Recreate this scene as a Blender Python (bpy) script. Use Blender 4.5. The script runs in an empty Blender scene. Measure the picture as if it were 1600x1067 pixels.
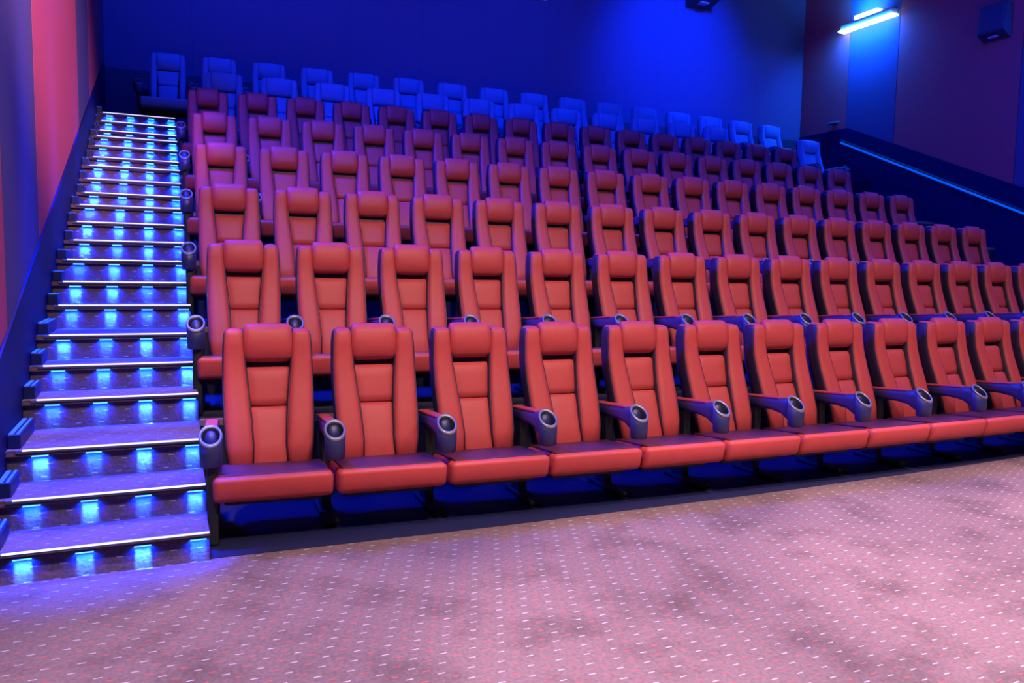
import bpy, bmesh, math, random
from mathutils import Vector, Matrix
random.seed(7)
PI = math.pi
S = bpy.context.scene
COL = S.collection

# ------------------------------------------------------------------ camera
CAM = Vector((-0.5612, -4.4856, 1.4109))
YAW, PITCH, ROLL, FPX = math.radians(23.8209), math.radians(5.0), math.radians(0.95), 1231.14
fw = Vector((math.sin(YAW) * math.cos(PITCH), math.cos(YAW) * math.cos(PITCH), -math.sin(PITCH)))
rt = Vector((math.cos(YAW), -math.sin(YAW), 0))
up = rt.cross(fw)
rt2 = rt * math.cos(ROLL) + up * math.sin(ROLL)
up2 = up * math.cos(ROLL) - rt * math.sin(ROLL)
cam = bpy.data.objects.new('camera', bpy.data.cameras.new('camera'))
COL.objects.link(cam)
cam.matrix_world = Matrix(((rt2.x, up2.x, -fw.x, CAM.x), (rt2.y, up2.y, -fw.y, CAM.y), (rt2.z, up2.z, -fw.z, CAM.z), (0, 0, 0, 1)))
cam.data.sensor_width = 36
cam.data.lens = 36 * FPX / 1600
cam.data.clip_end = 100
S.camera = cam

# ------------------------------------------------------------------ world, exposure
W = bpy.data.worlds.new('world'); S.world = W; W.use_nodes = True
W.node_tree.nodes['Background'].inputs[0].default_value = (0.02, 0.03, 0.25, 1)
W.node_tree.nodes['Background'].inputs[1].default_value = 0.12
S.view_settings.view_transform = 'Standard'
S.view_settings.look = 'None'
S.view_settings.exposure = 0.0
S.view_settings.gamma = 1.0
S.view_settings.use_curve_mapping = False

# ------------------------------------------------------------------ lamps of the hall and added fill lights
def aim(o, target):
    d = Vector(target) - o.location
    o.rotation_euler = d.to_track_quat('-Z', 'Y').to_euler()
def spot(name, loc, target, power, color, size, blend=0.6, radius=0.12):
    l = bpy.data.lights.new(name, 'SPOT'); l.energy = power; l.color = color
    l.spot_size = math.radians(size); l.spot_blend = blend; l.shadow_soft_size = radius
    o = bpy.data.objects.new(name, l); COL.objects.link(o); o.location = loc; aim(o, target); return o
def area(name, loc, target, power, color, sx, sy, spread=180):
    l = bpy.data.lights.new(name, 'AREA'); l.energy = power; l.color = color
    l.shape = 'RECTANGLE'; l.size = sx; l.size_y = sy; l.spread = math.radians(spread)
    o = bpy.data.objects.new(name, l); COL.objects.link(o); o.location = loc; aim(o, target); return o
WARM = (1.0, 0.74, 0.68)
PINK = (1.0, 0.66, 0.78)
BLUE = (0.0, 0.025, 1.0)
# unseen key spots added overhead in front, fading towards the upper rows
for x, p in ((-0.8, 850), (1.8, 790), (4.4, 640), (7.0, 250), (9.6, 150)):
    spot('front_key_spot', (x, -3.9, 5.6), (x + 0.2, -0.4, 0.5), p, WARM, 94, 1.0, 0.25)
# ceiling downlights over the open floor
for x, p in ((-1.0, 1900), (0.8, 2100), (2.6, 3200), (4.4, 3300), (6.2, 2900), (8.0, 2900), (9.8, 2900)):
    spot('floor_downlight', (x, -2.9, 5.8), (x, -2.9, 0), p, PINK, 52, 0.35, 0.12)
# unseen lamps added over the stairs to brighten the treads
spot('stair_fill_pink', (-0.90, 0.3, 7.2), (-0.92, 0.3, 0), 1700, (1.0, 0.6, 0.8), 16, 0.6, 0.12)
for y, zt in ((-0.2, 7.6), (1.2, 7.7), (2.6, 7.8), (4.4, 8.0), (6.2, 8.0)):
    spot('stair_fill_blue', (-0.74, y, zt), (-0.90, y, 0), 20000, (0.0, 0.03, 1.0), 12.5, 0.7, 0.1)
# unseen spot added to brighten the left wall panels
spot('left_wall_fill', (3.2, -5.5, 6.8), (-1.32, 2.0, 4.1), 8600, (1.0, 0.55, 0.50), 28, 0.9, 0.1)
# blue wall sconces on the right wall (one in view)
for y in (7.3, 2.2, -2.6):
    area('sconce_light_right', (12.0, y, 6.30), (11.2, y, 0), 100 if y > 5 else 190, BLUE, 1.2, 0.2, 170)
    area('sconce_glow_right', (11.85, y, 6.34), (12.2, y, 5.9), 80, (0.0, 0.17, 1.0), 1.2, 0.1, 170)
    area('sconce_uplight_right', (11.9, y, 6.62), (12.2, y, 7.1), 60, (0.0, 0.17, 1.0), 0.5, 0.1, 170)
area('sconce_light_left', (-1.12, -2.6, 6.30), (-0.3, -2.6, 0), 50, BLUE, 1.2, 0.2, 170)
area('sconce_light_left', (-1.10, 2.6, 5.8), (5.0, 1.2, 0.3), 850, BLUE, 1.2, 0.3, 150)
# unseen blue fill added under the second platform nose to lift the underseat floor
for x in (1.6, 4.6, 7.6):
    area('underseat_fill', (x, 0.40 + .0083 * (x - 4.2) ** 2, 0.40), (x, 0.10, 0.0), 0.4, BLUE, 2.9, 0.03, 160)
# blue wash lamps hung from the ceiling, facing the back wall
for x, p, sz in ((0.6, 900, 100), (4.8, 560, 95), (8.7, 3000, 60)):
    spot('back_wash_light', (x, 5.6, 7.9), (x + 0.1, 9.0, 5.8), p, BLUE, sz, 1.0, 0.25)
for x, y, p in ((2.0, 2.5, 150), (7.5, 2.5, 400)):  # unseen blue fill added above the seats to tint their shaded sides
    area('ceiling_fill_light', (x, y, 8.1), (x, y, 0), p, BLUE, 1.5, 1.5, 180)

# ------------------------------------------------------------------ materials
def new_mat(name):
    m = bpy.data.materials.new(name); m.use_nodes = True
    nt = m.node_tree; return m, nt, nt.nodes['Principled BSDF']
def mat(name, col, rough=0.6, metal=0.0, spec=0.5, noise=0.0, nscale=40, bump=0.0, bscale=200):
    m, nt, b = new_mat(name)
    b.inputs['Roughness'].default_value = rough; b.inputs['Metallic'].default_value = metal
    b.inputs['Specular IOR Level'].default_value = spec
    b.inputs['Base Color'].default_value = (*col, 1)
    tc = nt.nodes.new('ShaderNodeTexCoord')
    if noise:
        n = nt.nodes.new('ShaderNodeTexNoise'); n.inputs['Scale'].default_value = nscale; n.inputs['Detail'].default_value = 4
        nt.links.new(tc.outputs['Object'], n.inputs['Vector'])
        r = nt.nodes.new('ShaderNodeMapRange'); r.inputs[3].default_value = 1 - noise; r.inputs[4].default_value = 1 + noise
        nt.links.new(n.outputs['Fac'], r.inputs[0])
        mx = nt.nodes.new('ShaderNodeVectorMath'); mx.operation = 'SCALE'; mx.inputs[0].default_value = col
        nt.links.new(r.outputs[0], mx.inputs['Scale']); nt.links.new(mx.outputs[0], b.inputs['Base Color'])
    if bump:
        n2 = nt.nodes.new('ShaderNodeTexNoise'); n2.inputs['Scale'].default_value = bscale; n2.inputs['Detail'].default_value = 3
        nt.links.new(tc.outputs['Object'], n2.inputs['Vector'])
        bp = nt.nodes.new('ShaderNodeBump'); bp.inputs['Strength'].default_value = bump; bp.inputs['Distance'].default_value = 0.002
        nt.links.new(n2.outputs['Fac'], bp.inputs['Height']); nt.links.new(bp.outputs[0], b.inputs['Normal'])
    return m
def glow(name, col, strength):
    m, nt, b = new_mat(name)
    b.inputs['Base Color'].default_value = (0.02, 0.02, 0.02, 1)
    b.inputs['Emission Color'].default_value = (*col, 1); b.inputs['Emission Strength'].default_value = strength
    return m
def carpet(name, base):
    m, nt, b = new_mat(name); N = nt.nodes; L = nt.links
    b.inputs['Roughness'].default_value = 0.95; b.inputs['Specular IOR Level'].default_value = 0.1
    tc = N.new('ShaderNodeTexCoord'); sep = N.new('ShaderNodeSeparateXYZ'); L.new(tc.outputs['Object'], sep.inputs[0])
    def M(op, a, c=None, d=None):
        n = N.new('ShaderNodeMath'); n.operation = op
        for i, v in enumerate((a, c, d)):
            if v is None: continue
            if isinstance(v, (int, float)): n.inputs[i].default_value = v
            else: L.new(v, n.inputs[i])
        return n.outputs[0]
    yy = M('ADD', sep.outputs[1], sep.outputs[2])
    v = M('DIVIDE', yy, 0.034); row = M('FLOOR', v); fv = M('FRACT', v)
    u = M('ADD', M('DIVIDE', sep.outputs[0], 0.115), M('MULTIPLY', row, 0.3819)); cu = M('FLOOR', u); fu = M('FRACT', u)
    du = M('ABSOLUTE', M('SUBTRACT', fu, 0.5)); dv = M('ABSOLUTE', M('SUBTRACT', fv, 0.5))
    mask = M('MULTIPLY', M('LESS_THAN', du, 0.115), M('LESS_THAN', dv, 0.075))
    par = M('FLOORED_MODULO', row, 2.0)
    pick = N.new('ShaderNodeMix'); pick.data_type = 'RGBA'
    pick.inputs[6].default_value = (0.34, 0.31, 0.34, 1); pick.inputs[7].default_value = (0.34, 0.05, 0.05, 1)
    L.new(par, pick.inputs[0])
    n1 = N.new('ShaderNodeTexNoise'); n1.inputs['Scale'].default_value = 2.6; n1.inputs['Detail'].default_value = 6; n1.inputs['Roughness'].default_value = 0.6
    L.new(tc.outputs['Object'], n1.inputs['Vector'])
    r1 = N.new('ShaderNodeValToRGB'); r1.color_ramp.elements[0].position = 0.30; r1.color_ramp.elements[1].position = 0.52
    r1.color_ramp.elements[0].color = (*[c * 0.60 for c in base], 1); r1.color_ramp.elements[1].color = (*base, 1)
    L.new(n1.outputs['Fac'], r1.inputs[0])
    n2 = N.new('ShaderNodeTexNoise'); n2.inputs['Scale'].default_value = 60; n2.inputs['Detail'].default_value = 2
    L.new(tc.outputs['Object'], n2.inputs['Vector'])
    r2 = N.new('ShaderNodeMapRange'); r2.inputs[3].default_value = 0.6; r2.inputs[4].default_value = 1.4; L.new(n2.outputs['Fac'], r2.inputs[0])
    sc = N.new('ShaderNodeVectorMath'); sc.operation = 'SCALE'; L.new(r1.outputs[0], sc.inputs[0]); L.new(r2.outputs[0], sc.inputs['Scale'])
    mx = N.new('ShaderNodeMix'); mx.data_type = 'RGBA'; L.new(M('MULTIPLY', mask, 0.75), mx.inputs[0]); L.new(sc.outputs[0], mx.inputs[6]); L.new(pick.outputs[2], mx.inputs[7])
    L.new(mx.outputs[2], b.inputs['Base Color'])
    bp = N.new('ShaderNodeBump'); bp.inputs['Strength'].default_value = 0.5; bp.inputs['Distance'].default_value = 0.004
    L.new(n2.outputs['Fac'], bp.inputs['Height']); L.new(bp.outputs[0], b.inputs['Normal'])
    return m
M_RED = mat('red_leather', (0.50, 0.062, 0.058), 0.52, spec=0.35, noise=0.10, nscale=14, bump=0.25, bscale=260)
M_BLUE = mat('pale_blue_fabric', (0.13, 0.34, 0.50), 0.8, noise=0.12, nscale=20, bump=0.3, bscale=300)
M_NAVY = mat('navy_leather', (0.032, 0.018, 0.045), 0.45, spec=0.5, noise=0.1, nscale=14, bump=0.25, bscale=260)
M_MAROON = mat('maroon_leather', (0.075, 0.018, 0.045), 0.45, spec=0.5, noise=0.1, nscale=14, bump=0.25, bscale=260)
M_SHELL = mat('dark_shell_plastic', (0.022, 0.024, 0.07), 0.5, noise=0.1)
M_ARM = mat('armrest_plastic', (0.024, 0.028, 0.11), 0.42, noise=0.08)
M_RING = mat('cup_rim_plastic', (0.22, 0.22, 0.24), 0.35, metal=0.3)
M_HOLE = mat('cup_liner_black', (0.02, 0.02, 0.022), 0.5)
M_STEEL = mat('pedestal_black_steel', (0.010, 0.010, 0.014), 0.6, noise=0.1)
M_CARPET = carpet('flecked_carpet', (0.105, 0.074, 0.074))
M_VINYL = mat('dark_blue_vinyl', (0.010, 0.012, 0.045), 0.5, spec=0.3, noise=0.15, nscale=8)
M_RISER = mat('dark_riser_paint', (0.03, 0.03, 0.06), 0.55, noise=0.1)
M_EDGE = mat('bronze_edge_trim', (0.30, 0.20, 0.13), 0.5, noise=0.1)
M_ALU = mat('brushed_aluminium', (0.10, 0.10, 0.12), 0.5, metal=0.5, noise=0.06, nscale=60)
M_WRED = mat('red_wall_fabric', (0.50, 0.085, 0.105), 0.95, spec=0.1, noise=0.10, nscale=70, bump=0.4, bscale=160)
M_WGREY = mat('grey_blue_wall_fabric', (0.10, 0.08, 0.17), 0.95, spec=0.1, noise=0.10, nscale=70, bump=0.4, bscale=160)
M_WBACK = mat('back_wall_fabric', (0.13, 0.13, 0.22), 0.95, spec=0.1, noise=0.10, nscale=70, bump=0.4, bscale=160)
M_WAINS = mat('navy_wainscot_laminate', (0.006, 0.005, 0.06), 0.6, spec=0.15, noise=0.1, nscale=20)
M_CEIL = mat('black_ceiling_paint', (0.02, 0.02, 0.03), 0.9, noise=0.1)
M_BLACK = mat('speaker_black', (0.05, 0.05, 0.08), 0.6, noise=0.1)
M_GRILLE = mat('speaker_grille', (0.06, 0.06, 0.10), 0.7, noise=0.3, nscale=180)
M_SKIRT = mat('blue_skirting_plastic', (0.006, 0.010, 0.07), 0.4, spec=0.3)
M_PALE = mat('pale_metal_fitting', (0.6, 0.6, 0.65), 0.4, metal=0.3)
M_GLASS = mat('port_window_glass', (0.05, 0.06, 0.08), 0.08)
G_NOSE = glow('nosing_led', (0.66, 0.58, 1.0), 1.8)
G_STEP = glow('step_lamp_led', (0.04, 0.24, 1.0), 5.0)
G_SKIRT = glow('skirting_led', (0.01, 0.08, 1.0), 2.2)
G_RAIL = glow('handrail_led', (0.0, 0.09, 1.0), 1.0)
G_SCONCE = glow('sconce_led', (0.20, 0.62, 1.0), 14.0)

# ------------------------------------------------------------------ mesh helpers
def obj(name, bm, material, parent=None, smooth=False):
    me = bpy.data.meshes.new(name); bmesh.ops.recalc_face_normals(bm, faces=bm.faces); bm.to_mesh(me); bm.free()
    if smooth:
        me.polygons.foreach_set('use_smooth', [True] * len(me.polygons))
    me.materials.append(material)
    o = bpy.data.objects.new(name, me); COL.objects.link(o)
    if parent: o.parent = parent
    return o
def box(x0, x1, y0, y1, z0, z1, bm=None, r=0.0, seg=2):
    bm2 = bmesh.new()
    bmesh.ops.create_cube(bm2, size=1)
    for v in bm2.verts:
        v.co = Vector((x0 + (v.co.x + .5) * (x1 - x0), y0 + (v.co.y + .5) * (y1 - y0), z0 + (v.co.z + .5) * (z1 - z0)))
    if r: bmesh.ops.bevel(bm2, geom=list(bm2.edges), offset=r, segments=seg, profile=0.5, affect='EDGES')
    if bm is None: return bm2
    me = bpy.data.meshes.new('t'); bm2.to_mesh(me); bm2.free(); bm.from_mesh(me); bpy.data.meshes.remove(me)
    return bm
def loft(loops, bm=None, cap=True):
    bm = bm or bmesh.new()
    rings = [[bm.verts.new(p) for p in lp] for lp in loops]
    n = len(rings[0])
    for a, b in zip(rings, rings[1:]):
        for i in range(n):
            bm.faces.new((a[i], a[(i + 1) % n], b[(i + 1) % n], b[i]))
    if cap:
        bm.faces.new(rings[0]); bm.faces.new(rings[-1][::-1])
    return bm
def se(x0, x1, y0, y1, z, n=16, p=4.0):
    cx, cy, hx, hy = (x0 + x1) / 2, (y0 + y1) / 2, (x1 - x0) / 2, (y1 - y0) / 2
    out = []
    for k in range(n):
        a = 2 * PI * (k + 0.5) / n; c, s = math.cos(a), math.sin(a)
        f = 1.0 / ((abs(c) ** p + abs(s) ** p) ** (1 / p))
        out.append((cx + hx * c * f, cy + hy * s * f, z))
    return out
def prism(profile_yz, x0, x1):
    """solid with the outline (y, z) between x0 and x1"""
    bm = bmesh.new()
    a = [bm.verts.new((x0, y, z)) for y, z in profile_yz]; b = [bm.verts.new((x1, y, z)) for y, z in profile_yz]
    n = len(a)
    for i in range(n): bm.faces.new((a[i], a[(i + 1) % n], b[(i + 1) % n], b[i]))
    bm.faces.new(a); bm.faces.new(b[::-1])
    return bm
def tube(pts, r, n=8):
    loops = []
    for i, p in enumerate(pts):
        p = Vector(p); d = (Vector(pts[min(i + 1, len(pts) - 1)]) - Vector(pts[max(i - 1, 0)])).normalized()
        a = d.cross(Vector((1, 0, 0))) if abs(d.x) < .9 else d.cross(Vector((0, 0, 1)))
        a.normalize(); b = d.cross(a)
        loops.append([tuple(p + a * r * math.cos(2 * PI * k / n) + b * r * math.sin(2 * PI * k / n)) for k in range(n)])
    return loft(loops)
def tag(o, label=None, cat=None, group=None, kind=None):
    if label: o['label'] = label
    if cat: o['category'] = cat
    if group: o['group'] = group
    if kind: o['kind'] = kind
    return o
def thing(name, label, cat, loc=(0, 0, 0), group=None, kind=None):
    o = bpy.data.objects.new(name, None); o.empty_display_size = 0.1; COL.objects.link(o); o.location = loc
    return tag(o, label, cat, group, kind)

# ------------------------------------------------------------------ layout of the auditorium
XW_L, XW_R, YB, ZC, YF = -1.32, 12.2, 9.05, 8.2, -9.0
CUR = 0.0083
ROWY = [None, 0.0587, 1.1785, 2.2897, 3.4265, 4.6064, 5.7706, 6.9223, 8.0811]
ROWZ = [None, 0.0, 0.475, 0.967, 1.462, 1.953, 2.434, 2.893, 3.359]
ROWX = [None, (0.0007, -0.0005), (-0.0716, 0.0004), (-0.1192, 0.0012), (-0.1392, 0.0019), (-0.1474, 0.0024), (-0.1514, 0.0024), (0.0884, 0.0028), (-0.6588, 0.0043)]
PITCHX = [None, .6, .6, .6, .6, .6, .6, .7544, .7487]
def curve(x): return CUR * (x - 4.2) ** 2
def edge_y(j, x): return ROWY[j] + curve(x) - 0.70       # front edge of the platform of row j
X_ST = -0.386                                              # right-hand side of the staircase

# floor, ceiling, walls
floor = tag(obj('floor', box(XW_L, XW_R, YF, YB, -0.12, 0.0), M_CARPET), 'flecked brown carpet on the open floor before the front row', kind='structure')
xs = [X_ST + (XW_R - X_ST) * k / 24 for k in range(25)]
bm = bmesh.new()
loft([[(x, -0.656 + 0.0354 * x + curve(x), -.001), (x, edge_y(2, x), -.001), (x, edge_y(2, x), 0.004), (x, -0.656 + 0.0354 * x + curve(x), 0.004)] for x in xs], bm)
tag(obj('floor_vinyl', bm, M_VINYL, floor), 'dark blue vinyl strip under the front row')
tag(obj('ceiling', box(XW_L, XW_R, YF, YB, ZC, ZC + .1), M_CEIL), 'black painted ceiling of the auditorium', kind='structure')

def wall_empty(name, label):
    return thing(name, label, None, (0, 0, 0), None, 'structure')
# left wall with fabric panels and a wainscot that climbs with the stairs
wl = tag(obj('wall_left', box(XW_L - .2, XW_L - .03, YF, YB + .2, 0, ZC), M_WAINS), 'left side wall with pink red and grey fabric panels', kind='structure')
def wl_top(y): return max(0.9, min(4.42, 0.93 + 0.395 * y))
def panel_yz(y0, y1, ztop, zfun, xa, xb, material, parent, gap=0.006):
    y0 += gap; y1 -= gap
    ys = [y0 + (y1 - y0) * k / 4 for k in range(5)]
    prof = [(y, zfun(y)) for y in ys] + [(y1, ztop), (y0, ztop)]
    return obj('fabric_panel', prism(prof, xa, xb), material, parent)
LP = [(-9.0, -3.2, M_WRED), (-3.2, -1.6, M_WGREY), (-1.6, 0.36, M_WRED), (0.36, 1.66, M_WGREY), (1.66, 4.75, M_WRED), (4.75, 6.2, M_WGREY), (6.2, 8.6, M_WRED), (8.6, YB, M_WGREY)]
for y0, y1, m in LP: panel_yz(y0, y1, ZC, wl_top, XW_L - .03, XW_L, m, wl)
prof = [(YF, 0), (YF, wl_top(YF))] + [(y, wl_top(y) - .004) for y in (-0.08, 8.84)] + [(YB, 4.416), (YB, 0)]
obj('wainscot', prism(prof, XW_L - .03, XW_L + .012), M_WAINS, wl)
# right wall
wr = tag(obj('wall_right', box(XW_R + .03, XW_R + .2, YF, YB + .2, 0, ZC), M_WAINS), 'right side wall with red and dark blue fabric panels', kind='structure')
def wr_top(y): return 4.45 if y > 7.72 else max(0.9, 4.45 - 0.415 * (7.72 - y))
for y0, y1, m in [(-9, -2.0, M_WRED), (-2.0, -0.4, M_WGREY), (-0.4, 2.6, M_WRED), (2.6, 4.20, M_WGREY), (4.20, 6.60, M_WRED), (6.60, 7.78, M_WGREY), (7.78, YB, M_WRED)]:
    panel_yz(y0, y1, ZC, wr_top, XW_R, XW_R + .03, m, wr)
prof = [(YF, 0), (YF, .9), (7.72 - 3.55 / .415, .9), (7.72, 4.446), (YB, 4.446), (YB, 0)]
obj('wainscot', prism(prof, XW_R - .02, XW_R + .03), M_WAINS, wr)
# back wall
wb = tag(obj('wall_back', box(XW_L - .2, XW_R + .2, YB + .03, YB + .2, 0, ZC), M_WAINS), 'blue lit back wall behind the topmost row', kind='structure')
nx = 11
for k in range(nx):
    a = XW_L + (XW_R - XW_L) * k / nx; b_ = XW_L + (XW_R - XW_L) * (k + 1) / nx
    obj('fabric_panel', box(a + .001, b_ - .001, YB, YB + .03, 4.37, ZC), M_WBACK, wb)
obj('wainscot', box(XW_L + .012, XW_R - .02, YB - .02, YB + .03, 3.2, 4.37), M_BLACK, wb)

# platforms of rows 2..8 with a bronze edge trim
for j in range(2, 9):
    x0 = X_ST if j < 8 else XW_L + .012
    xx = [x0 + (XW_R - .02 - x0) * k / 24 for k in range(25)]
    def front(x):
        return edge_y(j, x) if not (j == 8 and x < X_ST + .01) else edge_y(8, X_ST)
    back = [(edge_y(j + 1, x) + .0 if j < 8 else YB - .02) for x in xx]
    bm = bmesh.new(); zt, z0 = ROWZ[j], 0.0
    lo = []
    for x, yb in zip(xx, back):
        yf = front(x)
        lo.append([(x, yf, z0), (x, yb, z0), (x, yb, zt), (x, yf, zt)])
    loft(lo, bm)
    pf = tag(obj('floor_platform', bm, M_RISER), 'dark stepped platform carrying seat row %d' % j, kind='structure')
    bm = bmesh.new()
    loft([[(x, front(x) - .006, zt - .035), (x, front(x) + .03, zt - .035), (x, front(x) + .03, zt + .004), (x, front(x) - .006, zt + .004)] for x in xx], bm)
    obj('edge_trim', bm, M_EDGE, pf)

# ------------------------------------------------------------------ staircase
STEP = [(-0.544, .151), (-0.236, .306), (0.086, .475), (0.624, .649), (0.93, .807), (1.243, .967), (1.774, 1.134), (2.084, 1.291), (2.395, 1.455),
        (2.926, 1.618), (3.235, 1.783), (3.546, 1.949), (4.077, 2.102), (4.388, 2.262), (4.701, 2.427), (5.233, 2.578), (5.544, 2.740), (5.859, 2.893),
        (6.398, 3.041), (6.713, 3.202), (7.026, 3.359)]
stairs = thing('staircase', 'carpeted aisle stairs with lit white nosings and blue riser lamps along the left wall', 'stairs', (0, 0, 0))
XL, XR = -1.235, -0.38
LX = (-1.16, -0.917, -0.678, -0.437)
for i, (y, z) in enumerate(STEP):
    zp = STEP[i - 1][1] if i else 0.0
    yn = STEP[i + 1][0] if i < 20 else edge_y(8, X_ST)
    d = yn - y
    LIP = 0.03
    st = bpy.data.objects.new('step', None); COL.objects.link(st); st.parent = stairs; st.location = (0, y, z)
    # tread with overhanging lip, riser set back under it
    prof = [(0, -.03), (0, 0), (d + LIP, 0), (d + LIP, -z), (LIP, -z), (LIP, -.03)]
    x0 = XW_L + .013
    obj('tread', prism(prof, x0, X_ST - .003), M_CARPET, st)
    obj('nosing', box(XL - .03, XR - .004, -.010, .022, -.016, .0025, r=.002, seg=1), M_ALU, st)
    obj('nosing_strip', box(XL, XR - .008, -.014, -.004, -.0035, .0055, r=.002, seg=1), G_NOSE, st)
    h = z - zp
    for x in LX:
        obj('step_lamp', box(x - .036, x + .036, .006, .028, -.038, -.029), G_STEP, st)
        for e, c, sp in ((1.5 * random.choice((.25, .5, .8, .9, 1.0)), (0.02, 0.15, 1.0), 18), (4.0 + 1.0 * i, (0.0, 0.02, 1.0), 140)):
            l = bpy.data.lights.new('step_light', 'AREA'); l.shape = 'RECTANGLE'; l.size = 0.066; l.size_y = 0.008
            l.energy = e; l.color = c; l.spread = math.radians(sp)
            lo_ = bpy.data.objects.new('step_light', l); COL.objects.link(lo_)
            lo_.location = (x, y + .023, z - .040); lo_.rotation_euler = (math.radians(7), 0, 0)
    # side skirting with two lit grooves
    sk = obj('skirting', box(x0, XL - .012, .05, d - .02, 0.0, .075, r=.006), M_SKIRT, st)
    sk_l = obj('skirting_light', box(x0 + .006, x0 + .026, .055, d - .025, .0745, .078), G_SKIRT, st)
    obj('skirting_light', box(XL - .032, XL - .020, .055, d - .025, .0745, .078), G_SKIRT, st)
obj('side_panel', prism([(y, z) for y, z in [(-.51, 0)] + [p for i, (y, z) in enumerate(STEP) for p in ((y + .03, STEP[i - 1][1] if i else 0), (y + .03, z))] + [(edge_y(8, X_ST) , 3.359), (edge_y(8, X_ST), 0)]], X_ST - .003, X_ST), M_RISER, stairs)

# ------------------------------------------------------------------ cinema seats
def lerp_table(t, z):
    for (a, va), (b, vb) in zip(t, t[1:]):
        if (a >= z >= b): return va + (vb - va) * (a - z) / (a - b)
    return t[0][1] if z > t[0][0] else t[-1][1]
PROF = [(1.133, 0.0), (1.0, 0.004), (0.87, -0.012), (0.76, -0.045), (0.65, -0.085), (0.5, -0.145), (0.30, -0.215)]
def yc(z): return lerp_table(PROF, z)
def pillow_z(sections, n=20, p=4.0):
    return loft([se(x0, x1, y0, y1, z, n, p) for z, x0, x1, y0, y1 in sections])
def make_seat(name, fabric, hw, arm_w, seat_w, slot=0.030, wide=0.0):
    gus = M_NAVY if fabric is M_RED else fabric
    t = thing(name, 'seat', 'seat')
    k = hw / 0.225
    # shell behind the upholstery
    sec = []
    for z, w, f in ((0.26, .17, .9), (0.30, .19, 1), (0.5, .205, 1), (0.8, .212, 1), (1.0, .205, 1), (1.07, .198, 1), (1.10, .17, .6)):
        sec.append((z, -w * k, w * k, yc(z) + .05, yc(z) + .05 + .09 * f))
    obj('backrest_shell', pillow_z(sec, 20, 5), M_SHELL, t, True)
    # side bolsters
    for s in (-1, 1):
        sec = []
        for z, xi, xo, fr_ in ((0.315, .105, .190, .0), (0.335, .088, .206, -.030), (0.45, .084, .217, -.050), (0.6, .092, .224, -.052), (0.75, .104, .227, -.048),
                               (0.88, .116, .227, -.044), (1.0, .123, .224, -.040), (1.07, .126, .219, -.034), (1.093, .130, .212, -.020), (1.104, .142, .196, .008)):
            xi = max(xi, wide); z += .018 if wide and z > 1.05 else 0
            a, b_ = sorted((s * xi * k, s * xo * k)); y = yc(z)
            sec.append((z, a, b_, y + fr_, y + .085))
        bl = obj('bolster', pillow_z(sec, 22, 5.5), fabric, t, True)
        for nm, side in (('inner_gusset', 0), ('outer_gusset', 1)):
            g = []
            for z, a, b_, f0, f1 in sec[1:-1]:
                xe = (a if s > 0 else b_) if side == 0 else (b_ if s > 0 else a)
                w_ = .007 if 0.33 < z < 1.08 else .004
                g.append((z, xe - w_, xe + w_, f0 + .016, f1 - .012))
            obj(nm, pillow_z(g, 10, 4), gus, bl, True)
    # headrest cushion, its lower edge overhanging the slot
    sec = []
    zb = 0.876 + slot
    for z, w, fr_, bk_ in ((zb, .106, -.002, .03), (zb + .010, .119, -.026, .05), (zb + .035, .125, -.044, .06), (1.0, .126, -.052, .06), (1.08, .125, -.038, .06), (1.115, .122, -.018, .055), (1.130, .112, .004, .045), (1.1335, .09, .02, .035)):
        w = w * (wide / .126) if wide else w
        sec.append((z, -w * k, w * k, fr_ + .004, bk_))
    obj('headrest', pillow_z(sec, 24, 6), fabric, t, True)
    # back panels
    pw = 1.28 if wide else 1.0
    sec = []
    for z, w, o in ((0.652, .092, .014), (0.658, .100, .002), (0.70, .106, -.004), (0.80, .116, -.004), (0.845, .120, -.004), (0.866, .118, .004), (0.874, .108, .022)):
        sec.append((z, -w * k * pw, w * k * pw, yc(z) + o, yc(z) + .07))
    obj('upper_back_panel', pillow_z(sec, 20, 5), fabric, t, True)
    sec = []
    for z, w, o in ((0.30, .085, .0), (0.33, .092, -.018), (0.45, .096, -.018), (0.58, .102, -.012), (0.63, .103, -.006), (0.643, .102, .0), (0.650, .094, .014)):
        sec.append((z, -w * k * pw, w * k * pw, yc(z) + o, yc(z) + .07))
    obj('lower_back_panel', pillow_z(sec, 20, 5), fabric, t, True)
    # seat cushion, tilted towards the backrest
    bm = box(-seat_w / 2, seat_w / 2, -.635, -.19, .246, .380, r=.030, seg=4)
    for v in bm.verts:
        if v.co.y < -.5 and v.co.z < .33: v.co.y += (.33 - v.co.z) * .35
        v.co.z += (v.co.y + .635) * -0.10
        if v.co.z > .33: v.co.z += .010 * math.cos(min(1, abs(v.co.x) / (seat_w / 2)) * PI / 2)
        elif v.co.y < -.55: v.co.z += .006 * math.cos(v.co.x * 2 * PI / seat_w)
    cu = obj('seat_cushion', bm, fabric, t, True)
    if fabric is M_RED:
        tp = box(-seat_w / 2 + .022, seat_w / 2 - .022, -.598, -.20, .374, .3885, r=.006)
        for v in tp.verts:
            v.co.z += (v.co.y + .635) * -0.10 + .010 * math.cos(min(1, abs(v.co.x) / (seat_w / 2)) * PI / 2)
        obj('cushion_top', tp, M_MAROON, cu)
    obj('seat_pan', box(-seat_w * .42, seat_w * .42, -.50, -.16, .19, .246, r=.02), M_STEEL, cu)
    return t
def sheared(xc, y0, r, zc, slope, n=24): return [(xc + r * math.cos(2 * PI * q / n), y0 + r * math.sin(2 * PI * q / n), zc + slope * r * math.sin(2 * PI * q / n)) for q in range(n)]
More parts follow.
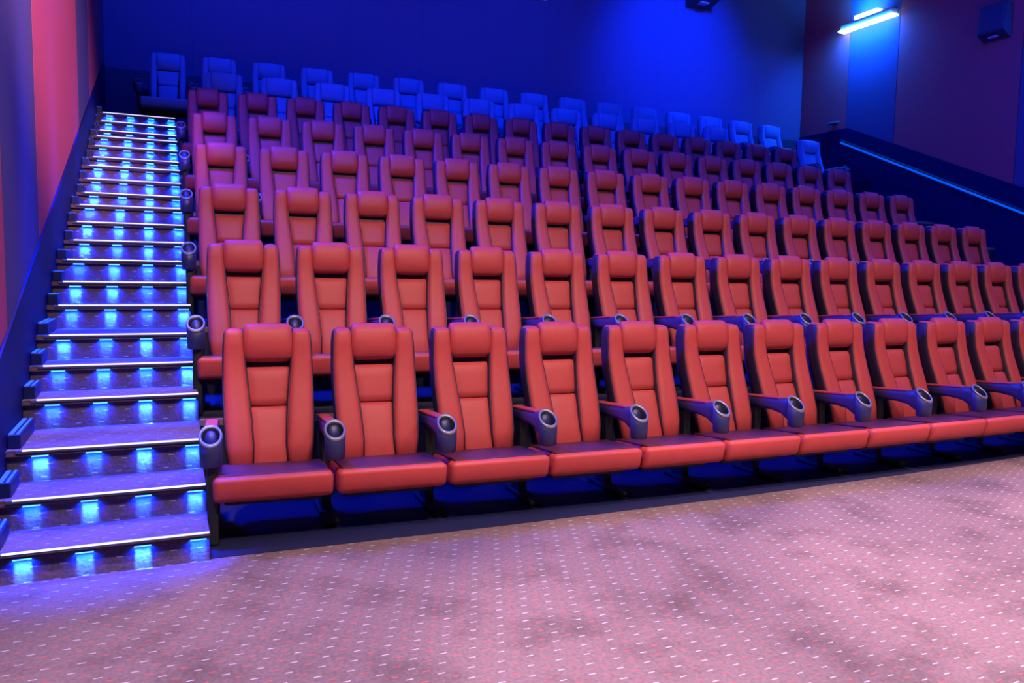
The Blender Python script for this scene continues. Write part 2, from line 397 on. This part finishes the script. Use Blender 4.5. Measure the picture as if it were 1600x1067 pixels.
def add_armrest(t, x, w, pad_mat, aisle):
    yq, zq, R_ = -.545, .585, .054
    hw_ = w / 2
    lo = []
    for y, zb_, zt, f in ((.03, .515, .558, .8), (.02, .50, .566, 1), (-.2, .505, .583, 1), (-.33, .508, .595, 1), (-.42, .498, .606, 1.02), (-.48, .468, .612, 1.0), (-.515, .445, .60, .8)):
        lo.append([(px, y, pz) for px, pz, _ in se(x - hw_ * f, x + hw_ * f, zb_, zt, 0, 14, 4.5)])
    a = obj('armrest', loft(lo), M_ARM, t, True)
    pd = box(x - hw_ * .86, x + hw_ * .86, -.41, -.02, .590, .606, r=.006)
    for v in pd.verts: v.co.z -= (v.co.y + .33) * .085
    obj('armrest_pad', pd, pad_mat, a)
    loops = [se_circle(x, yq, R_ * .80, .425), se_circle(x, yq, R_ * .95, .432), sheared(x, yq, R_, .50, .25), sheared(x, yq, R_, zq, .85), sheared(x, yq, R_ * .86, zq, .85), sheared(x, yq, R_ * .82, .50, .2), se_circle(x, yq, R_ * .74, .46)]
    c = obj('cup_holder', loft(loops, cap=True), M_ARM, t, True)
    tor = [sheared(x, yq, R_ * .80, zq + .002, .85), sheared(x, yq, R_ * .86, zq + .009, .85), sheared(x, yq, R_ * .97, zq + .008, .85), sheared(x, yq, R_ * 1.05, zq + .001, .85), sheared(x, yq, R_ * 1.0, zq - .010, .85), sheared(x, yq, R_ * .80, zq + .002, .85)]
    obj('cup_rim', loft(tor, cap=False), M_RING, c, True)
    obj('cup_liner', loft([sheared(x, yq, R_ * .81, zq - .004, .85), sheared(x, yq, R_ * .78, .50, .2), se_circle(x, yq, R_ * .70, .465)], cap=True) if False else liner(x, yq, R_, zq), M_HOLE, c, True)
    if aisle:
        obj('end_panel', box(x - .022, x + .032, -.56, .02, 0, .53, r=.012), M_STEEL, t)
    else:
        p = obj('pedestal', box(x - .026, x + .026, -.185, -.04, 0, .53, r=.01), M_STEEL, t)
        obj('foot_plate', box(x - .045, x + .045, -.40, .03, 0.004, .032, r=.008), M_STEEL, p)
def liner(x, yq, R_, zq):
    bm = bmesh.new()
    lo = [sheared(x, yq, R_ * .81, zq - .004, .85), sheared(x, yq, R_ * .79, .51, .2), se_circle(x, yq, R_ * .72, .468)]
    rings = [[bm.verts.new(p) for p in lp] for lp in lo]; n = len(rings[0])
    for a, b in zip(rings, rings[1:]):
        for q in range(n): bm.faces.new((a[q], a[(q + 1) % n], b[(q + 1) % n], b[q]))
    bm.faces.new(rings[-1][::-1])
    return bm
def se_circle(x, y, r, z, n=24): return [(x + r * math.cos(2 * PI * q / n), y + r * math.sin(2 * PI * q / n), z) for q in range(n)]

def dup(root):
    r = root.copy(); COL.objects.link(r)
    for ch in list(root.children):
        c = ch.copy(); COL.objects.link(c); c.parent = r
        for g in list(ch.children):
            d = g.copy(); COL.objects.link(d); d.parent = c
    return r
def drop(root):
    for ch in list(root.children):
        for g in list(ch.children): bpy.data.objects.remove(g)
        bpy.data.objects.remove(ch)
    bpy.data.objects.remove(root)
def variant(fabric, hw, seat_w, name, arm_w, half, first, last, slot):
    t = make_seat(name, fabric, hw, arm_w, seat_w, slot, 0.0 if fabric is M_RED else 0.158)
    add_armrest(t, -half, arm_w, fabric if fabric is M_RED else M_PALE, first)
    if last: add_armrest(t, half, arm_w, fabric if fabric is M_RED else M_PALE, True)
    return t
protos = {}
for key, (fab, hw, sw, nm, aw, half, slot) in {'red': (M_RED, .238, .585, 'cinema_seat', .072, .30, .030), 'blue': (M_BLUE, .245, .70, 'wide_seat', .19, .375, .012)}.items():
    for v in ('first', 'mid', 'last'):
        protos[key, v] = variant(fab, hw, sw, nm, aw, half, v == 'first', v == 'last', slot)
ORD = ['first', 'second', 'third', 'fourth', 'fifth', 'sixth', 'seventh', 'eighth', 'ninth', 'tenth', 'eleventh', 'twelfth', 'thirteenth', 'fourteenth', 'fifteenth', 'sixteenth']
ROWNAME = [None, 'front row', 'second row', 'third row', 'fourth row', 'fifth row', 'sixth row', 'lower blue row', 'topmost blue row']
def seat_pos(j, i):
    x0, q = ROWX[j]; x = x0 + PITCHX[j] * i + (q if j == 1 else q) * (i - 7) ** 2
    if j > 1: pass
    return x, ROWY[j] + curve(x)
COUNT = {1: list(range(13)), 2: list(range(16)), 3: list(range(16)), 4: list(range(16)), 5: list(range(16)), 6: list(range(16)), 7: list(range(12)) + [14], 8: list(range(16))}
used = set()
for j in range(1, 9):
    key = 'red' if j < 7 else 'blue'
    for i in COUNT[j]:
        v = 'first' if i == 0 else ('last' if i == COUNT[j][-1] and j > 2 or (j == 7 and i == 11) else 'mid')
        r = dup(protos[key, v])
        x, y = seat_pos(j, i)
        dx = (seat_pos(j, i + 1)[0] - seat_pos(j, i - 1)[0]) / 2
        r.location = (x, y, ROWZ[j] + (0.004 if j == 1 else 0))
        r.rotation_euler = (0, 0, math.atan(2 * CUR * (x - 4.2)))
        r.scale = (dx / (.6 if key == 'red' else .75), 1, .962 if j == 1 else 1)
        what = 'red leather cinema seat' if key == 'red' else 'pale blue wide seat'
        if j == 7 and i == 14: lab = 'pale blue wide seat alone past the gap, right end of lower blue row'
        elif i == 0 and j == 8: lab = 'pale blue wide seat at the stair head, left end of topmost blue row'
        elif i == 0: lab = '%s beside the aisle stairs, left end of the %s' % (what, ROWNAME[j])
        elif i == 15 and j > 2: lab = '%s at the right end of the %s' % (what, ROWNAME[j])
        else: lab = '%s, %s from the left end of the %s' % (what, ORD[i], ROWNAME[j])
        r['label'] = lab; r['category'] = 'seat'; r['group'] = 'seats of the ' + ROWNAME[j]
for p in protos.values(): drop(p)

# ------------------------------------------------------------------ fittings on the walls
# blue wall lamp on the right wall
t = thing('wall_lamp', 'glowing blue white wall lamp high on the right wall', 'lamp', (XW_R, 7.28, 6.4))
obj('housing', box(-.16, 0, -.62, .62, -.02, .10, r=.015), M_PALE, t)
obj('diffuser', box(-.19, -.01, -.65, .65, -.055, -.018, r=.01), G_SCONCE, t)
obj('upper_diffuser', box(-.16, -.02, -.28, .28, .102, .18, r=.01), G_SCONCE, t)
# speakers
def wall_speaker(loc, rotz, label, w, h, d, tilt):
    t = thing('wall_speaker', label, 'speaker', loc, 'wall speakers'); t.rotation_euler = (tilt, 0, rotz)
    obj('cabinet', prism([(-d, -h / 2 + .10), (-.04, -h / 2), (-.04, h / 2), (-d * .8, h / 2)], -w / 2, w / 2), M_BLACK, t)
    g = box(-w / 2 + .02, w / 2 - .02, -d - .012, -d + .004, -h / 2 + .12, h / 2 - .03, r=.005)
    for v in g.verts: v.co.y += (v.co.z + h / 2 - .1) / (h - .1) * d * .2
    obj('grille', g, M_GRILLE, t)
    obj('bracket', box(-.06, .06, -.05, 0, -.12, .12, r=.005), M_STEEL, t)
    obj('bottom_trim', box(-w * .18, w * .18, -d * .7, -d * .35, -h / 2 + .03, -h / 2 + .06, r=.004), M_PALE, t)
wall_speaker((XW_R, 4.62, 5.66), -PI / 2, 'dark boxy speaker on the right wall beyond the blue lamp', .46, .56, .22, 0)
wall_speaker((9.35, YB, 7.18), 0, 'dark speaker high on the blue back wall, cut by the frame', .55, .85, .40, 0)
# projection port
t = thing('projection_window', 'pale framed projection window high in the middle of the back wall', 'window', (5.45, YB, 6.78))
for x0, x1, z0, z1 in ((-.55, .55, -.38, -.32), (-.55, .55, .32, .38), (-.55, -.49, -.32, .32), (.49, .55, -.32, .32)):
    obj('frame', box(x0, x1, -.03, 0, z0, z1, r=.004), M_PALE, t)
obj('pane', box(-.49, .49, -.012, 0, -.32, .32), M_GLASS, t)
# small fitting above the right wainscot
t = thing('wall_fitting', 'small pale oval fitting on the red panel above the right wainscot', 'fitting', (XW_R, 8.05, 4.58))
obj('base', box(-.04, 0, -.05, .05, -.03, .03, r=.01), M_STEEL, t)
obj('cap', loft([se(-.12, -.02, -.16, .16, z, 20, 2.2) for z in (-.01, .025)] ), M_RING, t, True)
# handrail on the right wall with a blue light strip
def rail_z(y): return 2.56 + (y - 4.01) * 0.4305
hr = thing('handrail', 'sloping handrail with a blue light strip along the right wall', 'handrail', (XW_R - .09, 0, 0))
y0, y1 = -1.2, 7.80
obj('rail', tube([(0, y, rail_z(y)) for y in (y0, y1)], .028, 10), M_STEEL, hr, True)
obj('light_strip', tube([(-.024, y, rail_z(y) - .028) for y in (y0 + .03, y1 - .02)], .018, 8), G_RAIL, hr, True)
for y in (-.6, .8, 2.2, 3.6, 5.0, 6.4, 7.6):
    obj('bracket', box(.0, .07, y - .015, y + .015, rail_z(y) - .05, rail_z(y) - .02), M_STEEL, hr)
